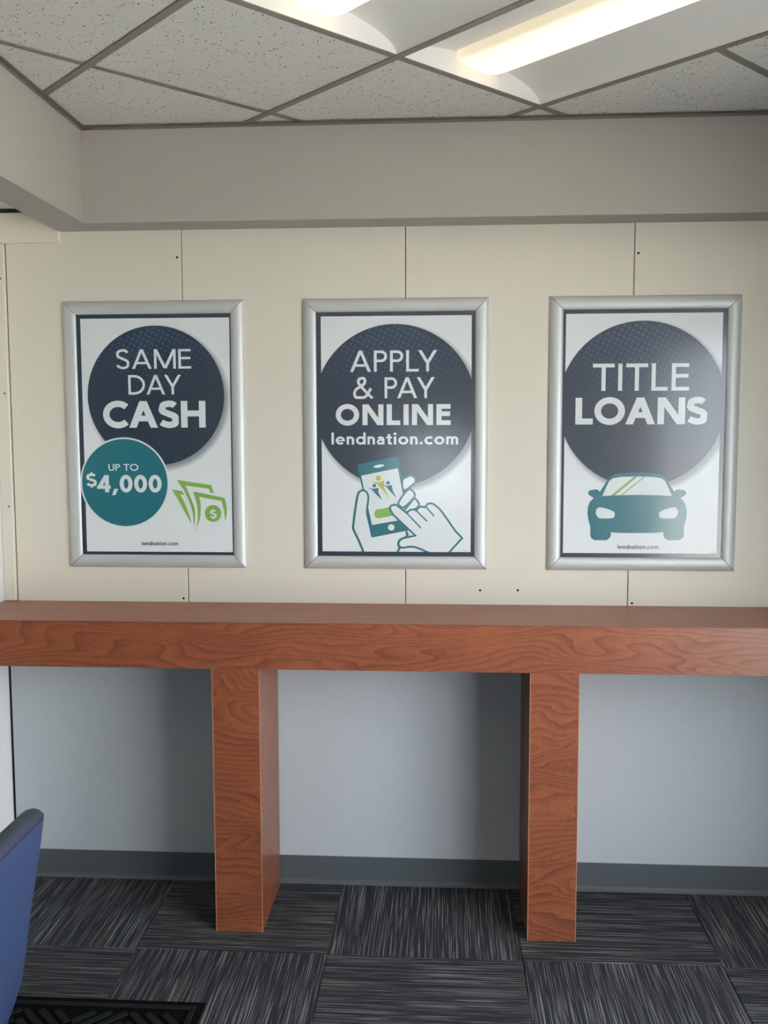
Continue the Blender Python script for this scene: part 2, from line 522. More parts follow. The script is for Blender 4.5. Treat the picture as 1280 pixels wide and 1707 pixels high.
# ------------------------------------------------------------------ troffers
def troffer(i, j, label):
    u0, v0 = i * GU, j * GU
    W, Ln = GU, 2 * GU
    cx, cy = G(u0 + W / 2, v0 + Ln / 2)
    root = empty('ceiling_light', (cx, cy, H))
    tag(root, label, 'ceiling light', 'lensed troffers in the ceiling grid')
    def P(u, v, z):
        x, y = G(u0 + u, v0 + v); return (x, y, H + z)
    e = .5
    # two vaulted reflector wings
    for sgn in (-1, 1):
        V, F = [], []
        N = 14
        for k in range(N + 1):
            a = (pi / 2) * k / N
            u = W / 2 + sgn * (W / 2 - e) * cos(a)
            z = .05 + 2.75 * sin(a)
            V += [P(u, e, z), P(u, Ln - e, z)]
        F = [(2 * k, 2 * k + 1, 2 * k + 3, 2 * k + 2) for k in range(N)]
        mesh('reflector', V, F, MT['reflector'], root, smooth=True)
    for v in (e, Ln - e):
        N = 20
        V = [P(W / 2 + (W / 2 - e) * cos(pi * k / N), v, .05 + 2.75 * sin(pi * k / N)) for k in range(N + 1)]
        mesh('end_plate', V, [tuple(range(N + 1))], MT['reflector'], root)
    # basket diffuser: flat bottom, sloped sides, rounded ends
    sec = [(-3.6, 2.75), (-3.58, 1.75), (-3.1, 1.42), (-2.3, 1.16), (-1.2, .97), (0, .9), (1.2, .97), (2.3, 1.16), (3.1, 1.42), (3.58, 1.75), (3.6, 2.75)]
    V, F = [], []
    st = [(.6, .8), (1.0, .92), (1.7, .98), (3.0, 1)]
    stations = st + [(Ln - v, s) for v, s in st[::-1]]
    for v, s in stations:
        for du, z in sec:
            V.append(P(W / 2 + du * (.8 + .2 * s), v, 2.75 + (z - 2.75) * s))
    n = len(sec)
    for k in range(len(stations) - 1):
        for q in range(n - 1):
            F.append((k * n + q, k * n + q + 1, (k + 1) * n + q + 1, (k + 1) * n + q))
    F += [tuple(range(n)), tuple(range(len(V) - n, len(V)))]
    df = mesh('diffuser', V, F, MT['lamp'], root)
    for p in df.data.polygons: p.use_smooth = len(p.vertices) == 4
    # back pan closing the body above the ceiling
    bx = [P(e - .1, e - .1, 3.4), P(W - e + .1, e - .1, 3.4), P(W - e + .1, Ln - e + .1, 3.4), P(e - .1, Ln - e + .1, 3.4)]
    mesh('housing', bx + [(x, y, z - .1) for x, y, z in bx], [(0, 1, 2, 3), (4, 5, 6, 7), (0, 1, 5, 4), (1, 2, 6, 5), (2, 3, 7, 6), (3, 0, 4, 7)], MT['reflector'], root)
    return root
LBL = ['long warm-lit ceiling light with a basket diffuser, nearest the right poster',
       'warm-lit ceiling light of which only the rounded diffuser end shows at the top edge']
for (a, b), t in zip(FIX, LBL):
    troffer(a, b, t)

# ------------------------------------------------------------------ counter
ct = tag(empty('wall_counter', (0, -DC / 2, 0)), 'cherry laminate stand-up counter with deep apron fixed along the back wall', 'counter')
CR = XR - .03
top = box('countertop', (XL + .03, CR, -DC, -.03, ZC - .06, ZC), MT['wood_top'], ct)
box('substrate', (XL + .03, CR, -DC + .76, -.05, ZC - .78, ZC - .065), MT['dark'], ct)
box('apron', (XL + .03, CR, -DC, -DC + .75, ZA, ZC - .10), MT['wood_h'], ct)
for x0, x1 in ((-29.8, -23.6), (11.17, 17.36)):
    p = box('post', (x0, x1, -DC + .03, -.5, 0.01, ZA - .03), MT['wood_v'], ct, origin=((x0 + x1) / 2 + x0 * .4, -DC / 2, 12 + x0 * .35))
    for xe in (x0, x1):
        s = -1 if xe == x0 else 1
        box('edge_strip', (xe - .05 if s > 0 else xe - .02, xe + .02 if s > 0 else xe + .05, -DC - .0, -DC + .06, 0.02, ZA - .04), MT['wood_edge'], p)

# ------------------------------------------------------------------ lettering: a geometric sans built from strokes
def arcpts(cx, cy, rx, ry, a0, a1, n=28):
    return [(cx + rx * cos(radians(a0 + (a1 - a0) * k / n)), cy + ry * sin(radians(a0 + (a1 - a0) * k / n))) for k in range(n + 1)]

def stroke(pts, wd, closed=False):
    """quads of constant width along a smooth or angular line (mitred)"""
    n = len(pts)
    L, R = [], []
    for i in range(n):
        a = pts[i - 1] if (i > 0 or closed) else None
        b = pts[(i + 1) % n] if (i < n - 1 or closed) else None
        def nrm(p, q):
            dx, dy = q[0] - p[0], q[1] - p[1]; d = sqrt(dx * dx + dy * dy) or 1e-9
            return (-dy / d, dx / d)
        if a is None: nx, ny = nrm(pts[i], b); m = 1
        elif b is None: nx, ny = nrm(a, pts[i]); m = 1
        else:
            n1, n2 = nrm(a, pts[i]), nrm(pts[i], b)
            nx, ny = n1[0] + n2[0], n1[1] + n2[1]; d = sqrt(nx * nx + ny * ny) or 1e-9
            nx, ny = nx / d, ny / d
            m = min(1.6, 1 / max(.3, nx * n1[0] + ny * n1[1]))
        L.append((pts[i][0] + nx * wd / 2 * m, pts[i][1] + ny * wd / 2 * m))
        R.append((pts[i][0] - nx * wd / 2 * m, pts[i][1] - ny * wd / 2 * m))
    return [[L[i], R[i], R[(i + 1) % n], L[(i + 1) % n]] for i in range(n if closed else n - 1)]

def spline(P, n=9, closed=False):
    out = []
    N = len(P)
    rng = range(N) if closed else range(N - 1)
    for i in rng:
        g = (lambda k: P[k % N]) if closed else (lambda k: P[min(max(k, 0), N - 1)])
        p0, p1, p2, p3 = g(i - 1), g(i), g(i + 1), g(i + 2)
        for k in range(n):
            t = k / n
            out.append(tuple(.5 * (2 * p1[c] + (p2[c] - p0[c]) * t + (2 * p0[c] - 5 * p1[c] + 4 * p2[c] - p3[c]) * t * t + (3 * p1[c] - p0[c] - 3 * p2[c] + p3[c]) * t ** 3) for c in (0, 1)))
    if not closed: out.append(P[-1])
    return out

def rc(x0, y0, x1, y1): return [[(x0, y0), (x1, y0), (x1, y1), (x0, y1)]]
def dg(xb, y0, xt, y1, hw): return [[(xb, y0), (xb + hw, y0), (xt + hw, y1), (xt, y1)]]   # diagonal with level cuts

def glyph(ch, w):
    """polygons and width, cap height 1"""
    h = w / 2
    X = .66                                   # x-height
    if ch == 'A':
        W = .83 + .9 * w; hw = w * 1.13
        q = dg(0, 0, W / 2 - hw / 2, 1, hw) + dg(W - hw, 0, W / 2 - hw / 2, 1, hw)
        yb = .24
        ins = (W / 2 - hw / 2) * yb + hw * .5
        return q + rc(ins, yb, W - ins, yb + w * .92), W
    if ch == 'M':
        W = .98 + .5 * w; hw = w * 1.15
        return rc(0, 0, w, 1) + rc(W - w, 0, W, 1) + dg(W / 2 - hw / 2, .02, 0, 1, hw * 1.05) + dg(W / 2 - hw / 2, .02, W - hw * 1.05, 1, hw * 1.05), W
    if ch == 'N':
        W = .80 + .7 * w
        return rc(0, 0, w, 1) + rc(W - w, 0, W, 1) + dg(W - w * 1.2, 0, 0, 1, w * 1.2), W
    if ch == 'E':
        W = .56 + .4 * w
        return rc(0, 0, w, 1) + rc(0, 0, W, w * .95) + rc(0, 1 - w * .95, W * .98, 1) + rc(0, .54 - h * .95, W * .95, .54 + h * .95), W
    if ch == 'L':
        W = .5 + .5 * w
        return rc(0, 0, w, 1) + rc(0, 0, W, w * .95), W
    if ch == 'T':
        W = .68 + .6 * w
        return rc(W / 2 - h, 0, W / 2 + h, 1) + rc(0, 1 - w * .95, W, 1), W
    if ch == 'I':
        return rc(0, 0, w, 1), w
    if ch == 'H':
        W = .73 + .65 * w
        return rc(0, 0, w, 1) + rc(W - w, 0, W, 1) + rc(0, .53 - h * .95, W, .53 + h * .95), W
    if ch == 'Y':
        W = .74 + .9 * w; hw = w * 1.22
        return rc(W / 2 - h, 0, W / 2 + h, .46) + dg(W / 2 - hw / 2, .40, 0, 1, hw) + dg(W / 2 - hw / 2, .40, W - hw, 1, hw), W
    if ch == 'P':
        W = .5 + .75 * w; yb = .45
        r = (1 - yb) / 2
        return rc(0, 0, w, 1) + rc(0, 1 - w * .95, W - r, 1) + rc(0, yb, W - r, yb + w * .95) + stroke(arcpts(W - r, 1 - r, r - h * .95, r - h * .95, 90, -90), w * .97), W
    if ch == 'D':
        W = .78 + .55 * w; xs = W - .56
        return rc(0, 0, w, 1) + rc(0, 0, xs, w * .95) + rc(0, 1 - w * .95, xs, 1) + stroke(arcpts(xs, .5, .56 - h, .5 - h * .95, 90, -90), w), W
    if ch == 'U':
        W = .66 + .5 * w; r = W / 2
        return rc(0, r, w, 1) + rc(W - w, r, W, 1) + stroke(arcpts(r, r, r - h, r - h + .015, 180, 360), w), W
    if ch == 'O':
        W = 1.02 + .25 * w; r = W / 2
        return stroke(arcpts(r, .5, r - h, .52 - h, 0, 360, 48)[:-1], w, True), W
    if ch == 'C':
        r = .52 + .1 * w
        W = r * 1.66
        return stroke(arcpts(r, .5, r - h, .52 - h, 44, 316, 40), w), W
    if ch == 'S':
        W = .56 + .55 * w
        a, b = h * .98, W - h * .98
        P = [(b - .015, .86 - h * .35), (W * .70, 1.0 - h * 1.05), (W * .50, 1.015 - h), (W * .22, .965 - h), (a, .80 - h * .35), (W * .16, .64 - h * .1), (W * .46, .525),
             (W * .80, .41 + h * .1), (b, .25 + h * .3), (W * .80, .05 + h * .85), (W * .50, -.015 + h), (W * .24, .03 + h), (.0 + h * .55, .17 + h * .3)]
        return stroke(spline(P, 6), w), W
    if ch == '$':
        q, W = glyph('S', w)
        return q + rc(W / 2 - h * .55, -.12, W / 2 + h * .55, .1) + rc(W / 2 - h * .55, .9, W / 2 + h * .55, 1.12), W
    if ch == '0':
        W = .62 + .4 * w
        return stroke(arcpts(W / 2, .5, W / 2 - h, .515 - h, 0, 360, 44)[:-1], w, True), W
    if ch == '4':
        W = .64 + .5 * w; xs = W * .58
        return rc(xs, 0, xs + w, 1) + rc(0, .2, W, .2 + w * .85) + dg(0, .2 + w * .4, xs - w * .12, 1, w * 1.12), W
    if ch == ',':
        return [[(.0, -.17), (w * .8, -.17), (w * 1.5, .2), (w * .5, .2)]], w * 1.5
    if ch == '&':
        P = [(.94, .0 + h * .3), (.70, .24), (.36, .60), (.25, .76), (.29, .90), (.42, 1.01 - h), (.55, .92), (.57, .77), (.47, .63), (.30, .53), (.14, .42), (h, .25), (.13, .07), (.34, h - .01), (.56, .07), (.72, .24), (.86, .48)]
        return stroke(spline(P, 6), w), .96
    # lower case
    if ch == 'l':
        return rc(0, 0, w, 1.0), w
    if ch == 'i':
        return rc(h * .2, 0, w + h * .2, X) + [arcpts(h * 1.2, .88, w * .62, w * .62, 0, 360, 16)[:-1]], w * 1.24
    if ch == 't':
        W = .40
        return rc(.12, .12, .12 + w, .86) + rc(0, X - w * .9, W, X) + stroke(spline([(.12 + h, .18), (.13 + h, .1), (.20 + h, h), (W, h)], 5), w), W
    if ch == 'o':
        W = X * 1.08; return stroke(arcpts(W / 2, X / 2, W / 2 - h, X / 2 + .012 - h, 0, 360, 36)[:-1], w, True), W
    if ch == 'c':
        W = X * .88; r = X * .54; return stroke(arcpts(r, X / 2, r - h, X / 2 + .012 - h, 46, 314, 30), w), W
    if ch == 'e':
        W = X * 1.0; r = W / 2
        return stroke(arcpts(r, X / 2, r - h, X / 2 + .012 - h, 0, 318, 32), w) + rc(h, X / 2 - h * .75, W, X / 2 + h * .55), W
    if ch == 'd':
        W = X * 1.06; r = X * .52
        return stroke(arcpts(r, X / 2, r - h, X / 2 + .012 - h, 0, 360, 36)[:-1], w, True) + rc(W - w, 0, W, 1.0), W
    if ch in 'nm':
        r = .27 if ch == 'n' else .255
        def arch(x0):
            return stroke(arcpts(x0 + r, X - r + .012, r - h, r - h, 180, 0, 22), w) + rc(x0 + 2 * r - w, 0, x0 + 2 * r, X - r + .02)
        q = rc(0, 0, w, X) + arch(0)
        if ch == 'n': return q, 2 * r
        return q + arch(2 * r - w), 4 * r - w
    if ch == 'a':
        W = .55; r = W / 2
        q = rc(W - w, 0, W, X - r + .02) + stroke(arcpts(r, X - r + .012, r - h, r - h, 0, 150, 18), w)
        q += stroke(spline([(W - h, .40), (.30, .385), (.13, .32), (h * 1.02, .19), (.12, .06 + h * .3), (.24, h - .012), (.40, .07 + h * .5), (W - h, .2)], 6), w * .93)
        return q, W
    if ch == '.':
        return [arcpts(w * .65, w * .62, w * .65, w * .62, 0, 360, 16)[:-1]], w * 1.3
    return [], .3

KERN = {('A', 'Y'): -.16, ('P', 'A'): -.13, ('A', 'S'): -.03, ('C', 'A'): -.05, ('L', 'Y'): -.16, ('D', 'A'): -.05, ('L', 'O'): -.03, ('O', 'A'): -.06, ('T', 'O'): -.07, ('4', ','): -.02}
def text_polys(s, w, bx, gap=.14):
    """set a line of text exactly into the box x0 z0 x1 z1 (z0 baseline, z1 cap height)"""
    x, out = 0, []
    for k, ch in enumerate(s):
        if ch == ' ':
            x += .26; continue
        if k and s[k - 1] != ' ': x += KERN.get((s[k - 1], ch), 0)
        q, W = glyph(ch, w)
        out += [[(px + x, py) for px, py in poly] for poly in q]
        x += W + gap
    W = max(p[0] for q in out for p in q); mn = min(p[0] for q in out for p in q)
    x0, z0, x1, z1 = bx
    return [[(x0 + (px - mn) / (W - mn) * (x1 - x0), z0 + py * (z1 - z0)) for px, py in q] for q in out]

# ------------------------------------------------------------------ artwork outlines (inches from the middle of each frame)
D1 = [0.16, 5.62, 9.82]
T1 = [-4.63, -6.7, 6.23]
D2 = [-0.1, 4.11, 11.24]
D3 = [-0.23, 4.17, 11.32]
SAME = (-5.41, 9.42, 5.35, 12.14)
DAY = (-3.74, 5.81, 3.85, 8.55)
CASH = (-7.51, 1.13, 7.27, 4.89)
UPTO = (-6.94, -4.98, -2.58, -4.02)
DOL = (-10.22, -7.22, -8.71, -5.4)
K4 = (-8.66, -8.06, 0.73, -5.61)
LN1 = (-2.32, -15.68, 2.94, -15.11)
APPLY = (-6.32, 8.81, 5.8, 11.74)
AMP = (-5.9, 5.09, -3.07, 8.08)
PAY = (-1.51, 5.14, 5.48, 8.03)
ONLINE = (-8.37, 1.41, 7.71, 4.3)
LN2 = (-8.99, -1.29, 8.75, 0.39)
TITLE = (-6.93, 6.01, 6.11, 9.72)
LOANS = (-9.21, 1.42, 8.65, 5.09)
LN3 = (-3.13, -15.83, 2.47, -15.22)
TP1 = (9.88, -16.41, 10.7, -16.31)
TP2 = (9.55, -16.29, 10.32, -16.19)
TP3 = (9.56, -16.34, 10.3, -16.24)
BILL_A = [(2.21, -7.64),(3.66, -7.9),(3.98, -8.4),(3.4, -8.33),(3.81, -9.1),(4.28, -10.23),(4.69, -11.45),(4.95, -12.63),(4.42, -11.62),(3.74, -10.32),(2.98, -8.92)]
BILL_B = [(2.99, -6.29),(7.9, -7.02),(8.26, -8.17),(7.79, -8.11),(7.54, -7.52),(4.18, -7.09),(4.59, -8.05),(5.09, -9.27),(5.42, -10.31),(5.49, -11.18),(5.43, -12.23),(5.23, -13.28),(5.28, -12.23),(5.19, -11.01),(4.9, -9.88),(4.48, -8.83),(3.89, -7.62)]
BILL_C = [(5.31, -7.94),(9.8, -8.84),(10.01, -9.6),(10.1, -10.3),(10.07, -11.17),(9.87, -12.3),(9.78, -11.34),(9.68, -10.47),(9.38, -9.3),(6.16, -8.7),(6.32, -9.61),(6.34, -10.48),(6.26, -11.44),(6.0, -12.4),(5.25, -14.25),(5.72, -12.93),(5.9, -11.88),(5.92, -10.83),(5.83, -9.79)]
COIN = [8.11, -11.07, 1.18]
COIN_DOL = (7.64, -11.74, 8.61, -10.56)
PHONE = [(-5.41, -4.17),(-5.12, -4.03),(-0.04, -3.02),(0.39, -3.16),(1.19, -6.99),(1.76, -9.9),(2.64, -13.39),(2.49, -13.24),(-3.31, -14.41),(-3.91, -11.37),(-4.62, -7.73)]
SCREEN = [(-4.83, -5.67),(0.32, -4.61),(1.76, -11.71),(-3.33, -12.65)]
SPEAKER = [(-3.11, -4.42),(-2.79, -4.22),(-2.29, -4.09),(-1.71, -4.09),(-1.55, -4.22),(-1.85, -4.39),(-2.36, -4.55),(-2.94, -4.56)]
HEAD_A = [(-2.77, -6.01),(-2.39, -5.64),(-2.02, -6.01),(-2.39, -6.39)]
HEAD_B = [(-3.24, -7.07),(-2.99, -6.82),(-2.73, -7.07),(-2.99, -7.32)]
HEAD_C = [(-1.31, -6.68),(-1.04, -6.42),(-0.77, -6.68),(-1.05, -6.94)]
BODY_A = [(-3.82, -6.27),(-3.02, -6.53),(-2.22, -6.59),(-1.57, -6.34),(-1.63, -7.14),(-1.35, -7.87),(-0.74, -9.06),(-1.71, -7.8),(-2.58, -6.88),(-3.31, -6.49)]
BODY_B = [(-3.89, -7.29),(-3.17, -7.52),(-2.41, -7.36),(-2.41, -8.01),(-1.83, -9.18),(-2.73, -8.31),(-3.31, -7.65)]
BODY_C = [(-1.86, -6.88),(-1.13, -7.11),(-0.51, -6.97),(-0.38, -7.72),(0.13, -8.81),(-0.77, -7.87),(-1.28, -7.26)]
PILL = [(-2.52, -10.42),(-0.27, -10.02),(0.02, -11.21),(-2.38, -11.69),(-2.67, -11.63),(-2.92, -11.4),(-3.0, -11.07),(-2.92, -10.71),(-2.74, -10.49)]
HOME = [(-1.06, -12.97),(-0.61, -12.51),(-0.15, -12.96),(-0.61, -13.42)]
THUMB = [(-4.57, -16.58),(-4.66, -16.14),(-5.24, -14.74),(-5.92, -13.28),(-5.96, -12.69),(-5.51, -9.48),(-5.28, -8.31),(-4.99, -7.87),(-4.62, -7.73),(-4.19, -7.87),(-3.9, -8.31),(-3.83, -8.89),(-4.01, -10.35),(-4.01, -11.08),(-3.74, -12.25),(-3.31, -14.29)]
FING_A = [(0.97, -6.34),(1.77, -5.76),(2.27, -5.69),(2.75, -6.05),(2.75, -6.59),(2.34, -6.99),(1.19, -7.72)]
FING_B = [(1.91, -7.57),(2.56, -7.93),(2.72, -8.44),(2.49, -8.88),(1.18, -10.11),(0.6, -9.9),(0.39, -9.58),(1.04, -8.44)]
FING_C = [(2.63, -8.88),(3.14, -9.31),(3.29, -9.82),(2.78, -10.33),(1.55, -10.77),(1.3, -10.48),(1.91, -9.75)]
HAND = [(-0.73, -10.48),(-0.78, -10.12),(-0.56, -9.86),(-0.19, -9.73),(0.17, -9.83),(0.6, -10.15),(1.65, -10.99),(1.76, -10.7),(2.13, -10.45),(2.56, -10.4),(2.95, -10.59),(3.18, -10.21),(3.62, -9.98),(4.08, -10.11),(4.26, -10.0),(4.52, -9.63),(4.92, -9.51),(5.38, -9.67),(5.96, -10.1),(6.54, -10.75),(7.27, -11.77),(7.85, -12.64),(8.43, -13.44),(9.37, -14.42),(8.44, -15.48),(7.5, -16.51),(4.67, -16.52),(3.58, -16.02),(2.64, -15.7),(1.76, -15.7),(1.04, -15.85),(0.6, -15.71),(0.38, -15.33),(0.53, -14.86),(1.04, -14.49),(1.91, -14.3),(2.85, -14.12),(1.18, -12.59),(-0.27, -11.21)]
CREASE_A = [(1.65, -10.99),(3.58, -13.02)]
CREASE_B = [(2.95, -10.59),(4.45, -12.07)]
CREASE_C = [(4.26, -10.0),(5.43, -11.34)]
PALM = [(1.5, -13.48),(1.69, -13.83),(1.62, -14.2),(1.36, -14.39)]
WRIST = [(0.67, -15.78),(0.26, -16.5)]
GAP = [(1.98, -13.64),(2.49, -14.05),(1.88, -14.12)]
CAR = [(-0.65, -5.2),(-2.61, -5.27),(-3.75, -5.42),(-4.26, -5.75),(-4.76, -6.33),(-5.69, -7.89),(-5.96, -7.6),(-6.34, -7.54),(-7.11, -7.68),(-7.34, -8.0),(-7.16, -8.35),(-6.52, -8.74),(-7.02, -9.27),(-7.29, -9.99),(-7.35, -10.9),(-7.2, -11.82),(-6.93, -12.73),(-6.9, -13.98),(-6.74, -14.37),(-6.29, -14.65),(-4.68, -14.64),(-4.26, -14.36),(-4.08, -13.97),(-4.09, -13.53),(-2.7, -13.61),(-0.48, -13.61),(1.74, -13.59),(3.12, -13.5),(3.13, -13.93),(3.31, -14.32),(3.74, -14.6),(5.34, -14.59),(5.78, -14.31),(5.92, -13.92),(5.89, -12.68),(6.12, -11.77),(6.24, -10.86),(6.14, -9.95),(5.84, -9.24),(5.32, -8.72),(5.95, -8.33),(6.1, -7.98),(5.87, -7.65),(5.1, -7.53),(4.72, -7.58),(4.48, -7.88),(3.49, -6.32),(2.96, -5.74),(2.45, -5.42),(1.3, -5.27)]
SHIELD = [(-0.64, -5.75),(-2.85, -5.81),(-3.93, -6.01),(-4.44, -6.4),(-4.75, -7.05),(-5.36, -8.48),(-3.83, -8.37),(-0.59, -8.3),(2.64, -8.36),(4.17, -8.46),(3.5, -7.04),(3.17, -6.39),(2.65, -6.0),(1.56, -5.81)]
STRIPE_A = [(-1.06, -5.77),(-0.53, -5.76),(-3.63, -8.37),(-4.15, -8.4)]
STRIPE_B = [(0.24, -5.77),(0.47, -5.8),(-2.63, -8.37),(-2.86, -8.37)]
LAMP_A = [(-6.2, -10.77),(-6.1, -10.31),(-5.79, -10.05),(-5.08, -10.14),(-4.17, -10.43),(-3.65, -10.76),(-3.62, -11.15),(-3.9, -11.54),(-5.57, -11.57),(-6.02, -11.29)]
LAMP_B = [(5.02, -10.73),(4.9, -10.28),(4.58, -10.02),(3.88, -10.11),(2.99, -10.41),(2.49, -10.74),(2.47, -11.13),(2.76, -11.52),(4.42, -11.54),(4.86, -11.25)]


# ------------------------------------------------------------------ posters
CZ = 65.53
FW, FH, RW = 25.75, 37.75, 1.83
PROF = [(0, 0), (0, .22), (.06, .32), (.35, .50), (.75, .60), (1.15, .60), (1.5, .52), (1.72, .40), (1.83, .27), (1.83, .02)]

def framed_poster(cx, label, wr, circ):
    root = tag(empty('framed_poster', (cx, -.02, CZ)), label, 'poster', 'silver framed posters above the counter')
    Y0 = -.02
    hw, hh = FW / 2, FH / 2
    cor = [(-hw, -hh), (hw, -hh), (hw, hh), (-hw, hh)]
    dirs = [(1, 1), (-1, 1), (-1, -1), (1, -1)]
    for k in range(4):
        a, b, da, db = cor[k], cor[(k + 1) % 4], dirs[k], dirs[(k + 1) % 4]
        V = []
        n = len(PROF)
        g = .045
        ex, ez = (1, 0) if k == 0 else (0, 1) if k == 1 else (-1, 0) if k == 2 else (0, -1)
        for (c, d, sg) in ((a, da, 1), (b, db, -1)):
            for t, hgt in PROF:
                V.append((cx + c[0] + d[0] * t + ex * g * sg, Y0 - hgt, CZ + c[1] + d[1] * t + ez * g * sg))
        F = [tuple(range(n)), tuple(range(2 * n - 1, n - 1, -1))] + [(i, (i + 1) % n, n + (i + 1) % n, n + i) for i in range(n)]
        o = mesh('frame_rail', V, F, MT['silver'], root)
        for p in o.data.polygons:
            p.use_smooth = len(p.vertices) == 4
        md = o.modifiers.new('edges', 'EDGE_SPLIT'); md.split_angle = radians(35)
    box('backing_board', (cx - hw + .4, cx + hw - .4, Y0 - .14, Y0 - .02, CZ - hh + .4, CZ + hh - .4), MT['mitre'], root)
    sheet = box('poster_sheet', (cx - hw + .9, cx + hw - .9, Y0 - .165, Y0 - .145, CZ - hh + .9, CZ + hh - .9), MT['navy'], root)
    lay = [0]
    def layer(name, polys, mat, lab=None):
        lay[0] += 1
        y = Y0 - .165 - .0045 * lay[0]
        V, F = [], []
        for m, q in enumerate(polys):
            k = len(V)
            V += [(cx + x, y - (m % 7) * .0006, CZ + z) for x, z in q]
            if len(q) <= 4: F.append(tuple(range(k, k + len(q))))
            else: F += [tuple(k + i for i in t) for t in tessellate_polygon([[Vector((x, z, 0)) for x, z in q]])]
        o = flat(name, V, F, MT[mat] if isinstance(mat, str) else mat, sheet)
        if lab: o['label'] = lab
        return o
    x0, x1, z0, z1 = wr
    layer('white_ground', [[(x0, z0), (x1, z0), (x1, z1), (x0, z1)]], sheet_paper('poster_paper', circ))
    # big navy disc, kept inside the visible sheet
    lim = 11.6
    dc = [(max(-lim, min(lim, x)), z) for x, z in arcpts(circ[0], circ[1], circ[2], circ[2], 0, 360, 96)[:-1]]
    layer('navy_disc', [dc], 'navy')
    # halftone dots shrinking away from the top of the disc
    dots = []
    sp, ang = 1.0, radians(17)
    for i in range(-40, 41):
        for j in range(-40, 41):
            gx, gz = (i + (j % 2) * .5) * sp, j * sp * .5
            x = circ[0] - .6 + gx * cos(ang) - gz * sin(ang)
            z = circ[1] + circ[2] + gx * sin(ang) + gz * cos(ang)
            d = sqrt((x - circ[0] + 1.2) ** 2 * .62 + (z - circ[1] - circ[2] * .98) ** 2)
            r = .24 * max(0, 1 - d / (circ[2] * 1.1)) ** .55
            if r < .03 or sqrt((x - circ[0]) ** 2 + (z - circ[1]) ** 2) > circ[2] - r - .05: continue
            dots.append(arcpts(x, z, r, r, 0, 360, 8)[:-1])
    layer('halftone_dots', dots, 'dots')['kind'] = 'stuff'
    return root, layer

def ellipse4(p):          # left, top, right, bottom
    cx, cz = (p[0][0] + p[2][0]) / 2, (p[1][1] + p[3][1]) / 2
    return arcpts(cx, cz, (p[2][0] - p[0][0]) / 2, (p[1][1] - p[3][1]) / 2, 0, 360, 28)[:-1]

# left poster
_, L1 = framed_poster(-40.75, 'silver framed poster reading SAME DAY CASH with a teal price disc', (-10.43, 10.86, -16.62, 16.47), D1)
L1('lettering', text_polys('SAME', .125, SAME, .12) + text_polys('DAY', .125, DAY, .12) + text_polys('CASH', .235, CASH, .09), 'white')
L1('disc_ring', [arcpts(T1[0], T1[1], T1[2] + .24, T1[2] + .24, 0, 360, 80)[:-1]], 'white')
L1('teal_disc', [arcpts(T1[0], T1[1], T1[2], T1[2], 0, 360, 80)[:-1]], 'teal')
L1('lettering', text_polys('UP TO', .16, UPTO, .14) + text_polys('$', .20, DOL) + text_polys('4,000', .225, K4, .09), 'white')
L1('banknote', [BILL_A], 'green'); L1('banknote', [BILL_B], 'green'); L1('banknote', [BILL_C], 'green')
L1('coin', [arcpts(*COIN[:2], COIN[2], COIN[2] * 1.02, 0, 360, 36)[:-1]], 'green')
L1('lettering', text_polys('$', .22, COIN_DOL), 'white')
L1('lettering', text_polys('lendnation.com', .15, LN1, .13), 'navy')
TINY = lambda b: [[(b[0] + (b[2] - b[0]) * k / 9, b[1] + .03), (b[0] + (b[2] - b[0]) * (k + .6) / 9, b[1] + .03), (b[0] + (b[2] - b[0]) * (k + .6) / 9, b[3] - .01), (b[0] + (b[2] - b[0]) * k / 9, b[3] - .01)] for k in range(9)]
grey_print = plain('grey_print', (150, 152, 152), **PR)
L1('small_print', TINY(TP1), grey_print)

# middle poster
_, L2 = framed_poster(-6.62, 'silver framed poster reading APPLY & PAY ONLINE with a phone held in drawn hands', (-10.38, 10.55, -16.42, 16.47), D2)
L2('lettering', text_polys('APPLY', .13, APPLY, .13) + text_polys('&', .13, AMP) + text_polys('PAY', .13, PAY, .13) + text_polys('ONLINE', .235, ONLINE, .15) + text_polys('lendnation.com', .175, LN2, .125), 'white')
L2('phone_body', [PHONE], 'teal')
L2('phone_screen', [SCREEN], 'white')
L2('phone_speaker', [SPEAKER], 'white')
L2('logo_figure', [BODY_A, ellipse4(HEAD_A)], 'olive')
L2('logo_figure', [BODY_B, ellipse4(HEAD_B)], 'teal')
L2('logo_figure', [BODY_C, ellipse4(HEAD_C)], 'teal')
L2('screen_button', [PILL], 'green')
L2('home_button', [ellipse4(HOME)], 'white')
LW = .27
def ring(pts, closed, wd=LW):
    return stroke(pts, wd, closed)
for fg in (FING_C, FING_B, FING_A):
    sm = spline(fg, 5, True)
    L2('drawn_finger', [sm], 'white')
    L2('finger_outline', ring(sm, True), 'teal')
th = spline(THUMB, 5)
L2('drawn_thumb', [th], 'white')
L2('thumb_outline', ring(th, False), 'teal')
L2('palm_gap', [GAP], 'white')
hp = HAND
k0 = next(i for i, p in enumerate(hp) if p[1] == min(q[1] for q in hp))
i0 = hp.index(min(hp, key=lambda p: (round(p[1], 1), -p[0])))
L2('drawn_hand', [hp], 'white')
bot = [i for i, p in enumerate(hp) if p[1] < -16.45]
a, b = min(bot), max(bot)
L2('hand_outline', ring(hp[b:] + hp[:a + 1], False) + ring(PALM, False) + ring(WRIST, False, .25), 'teal')
L2('finger_crease', ring(CREASE_A, False, .21) + ring(CREASE_B, False, .21) + ring(CREASE_C, False, .21), 'teal')
L2('lower_border', [[(-11.2, -16.42), (11.2, -16.42), (11.2, -17.2), (-11.2, -17.2)]], 'navy')
L2('small_print', TINY(TP2), grey_print)

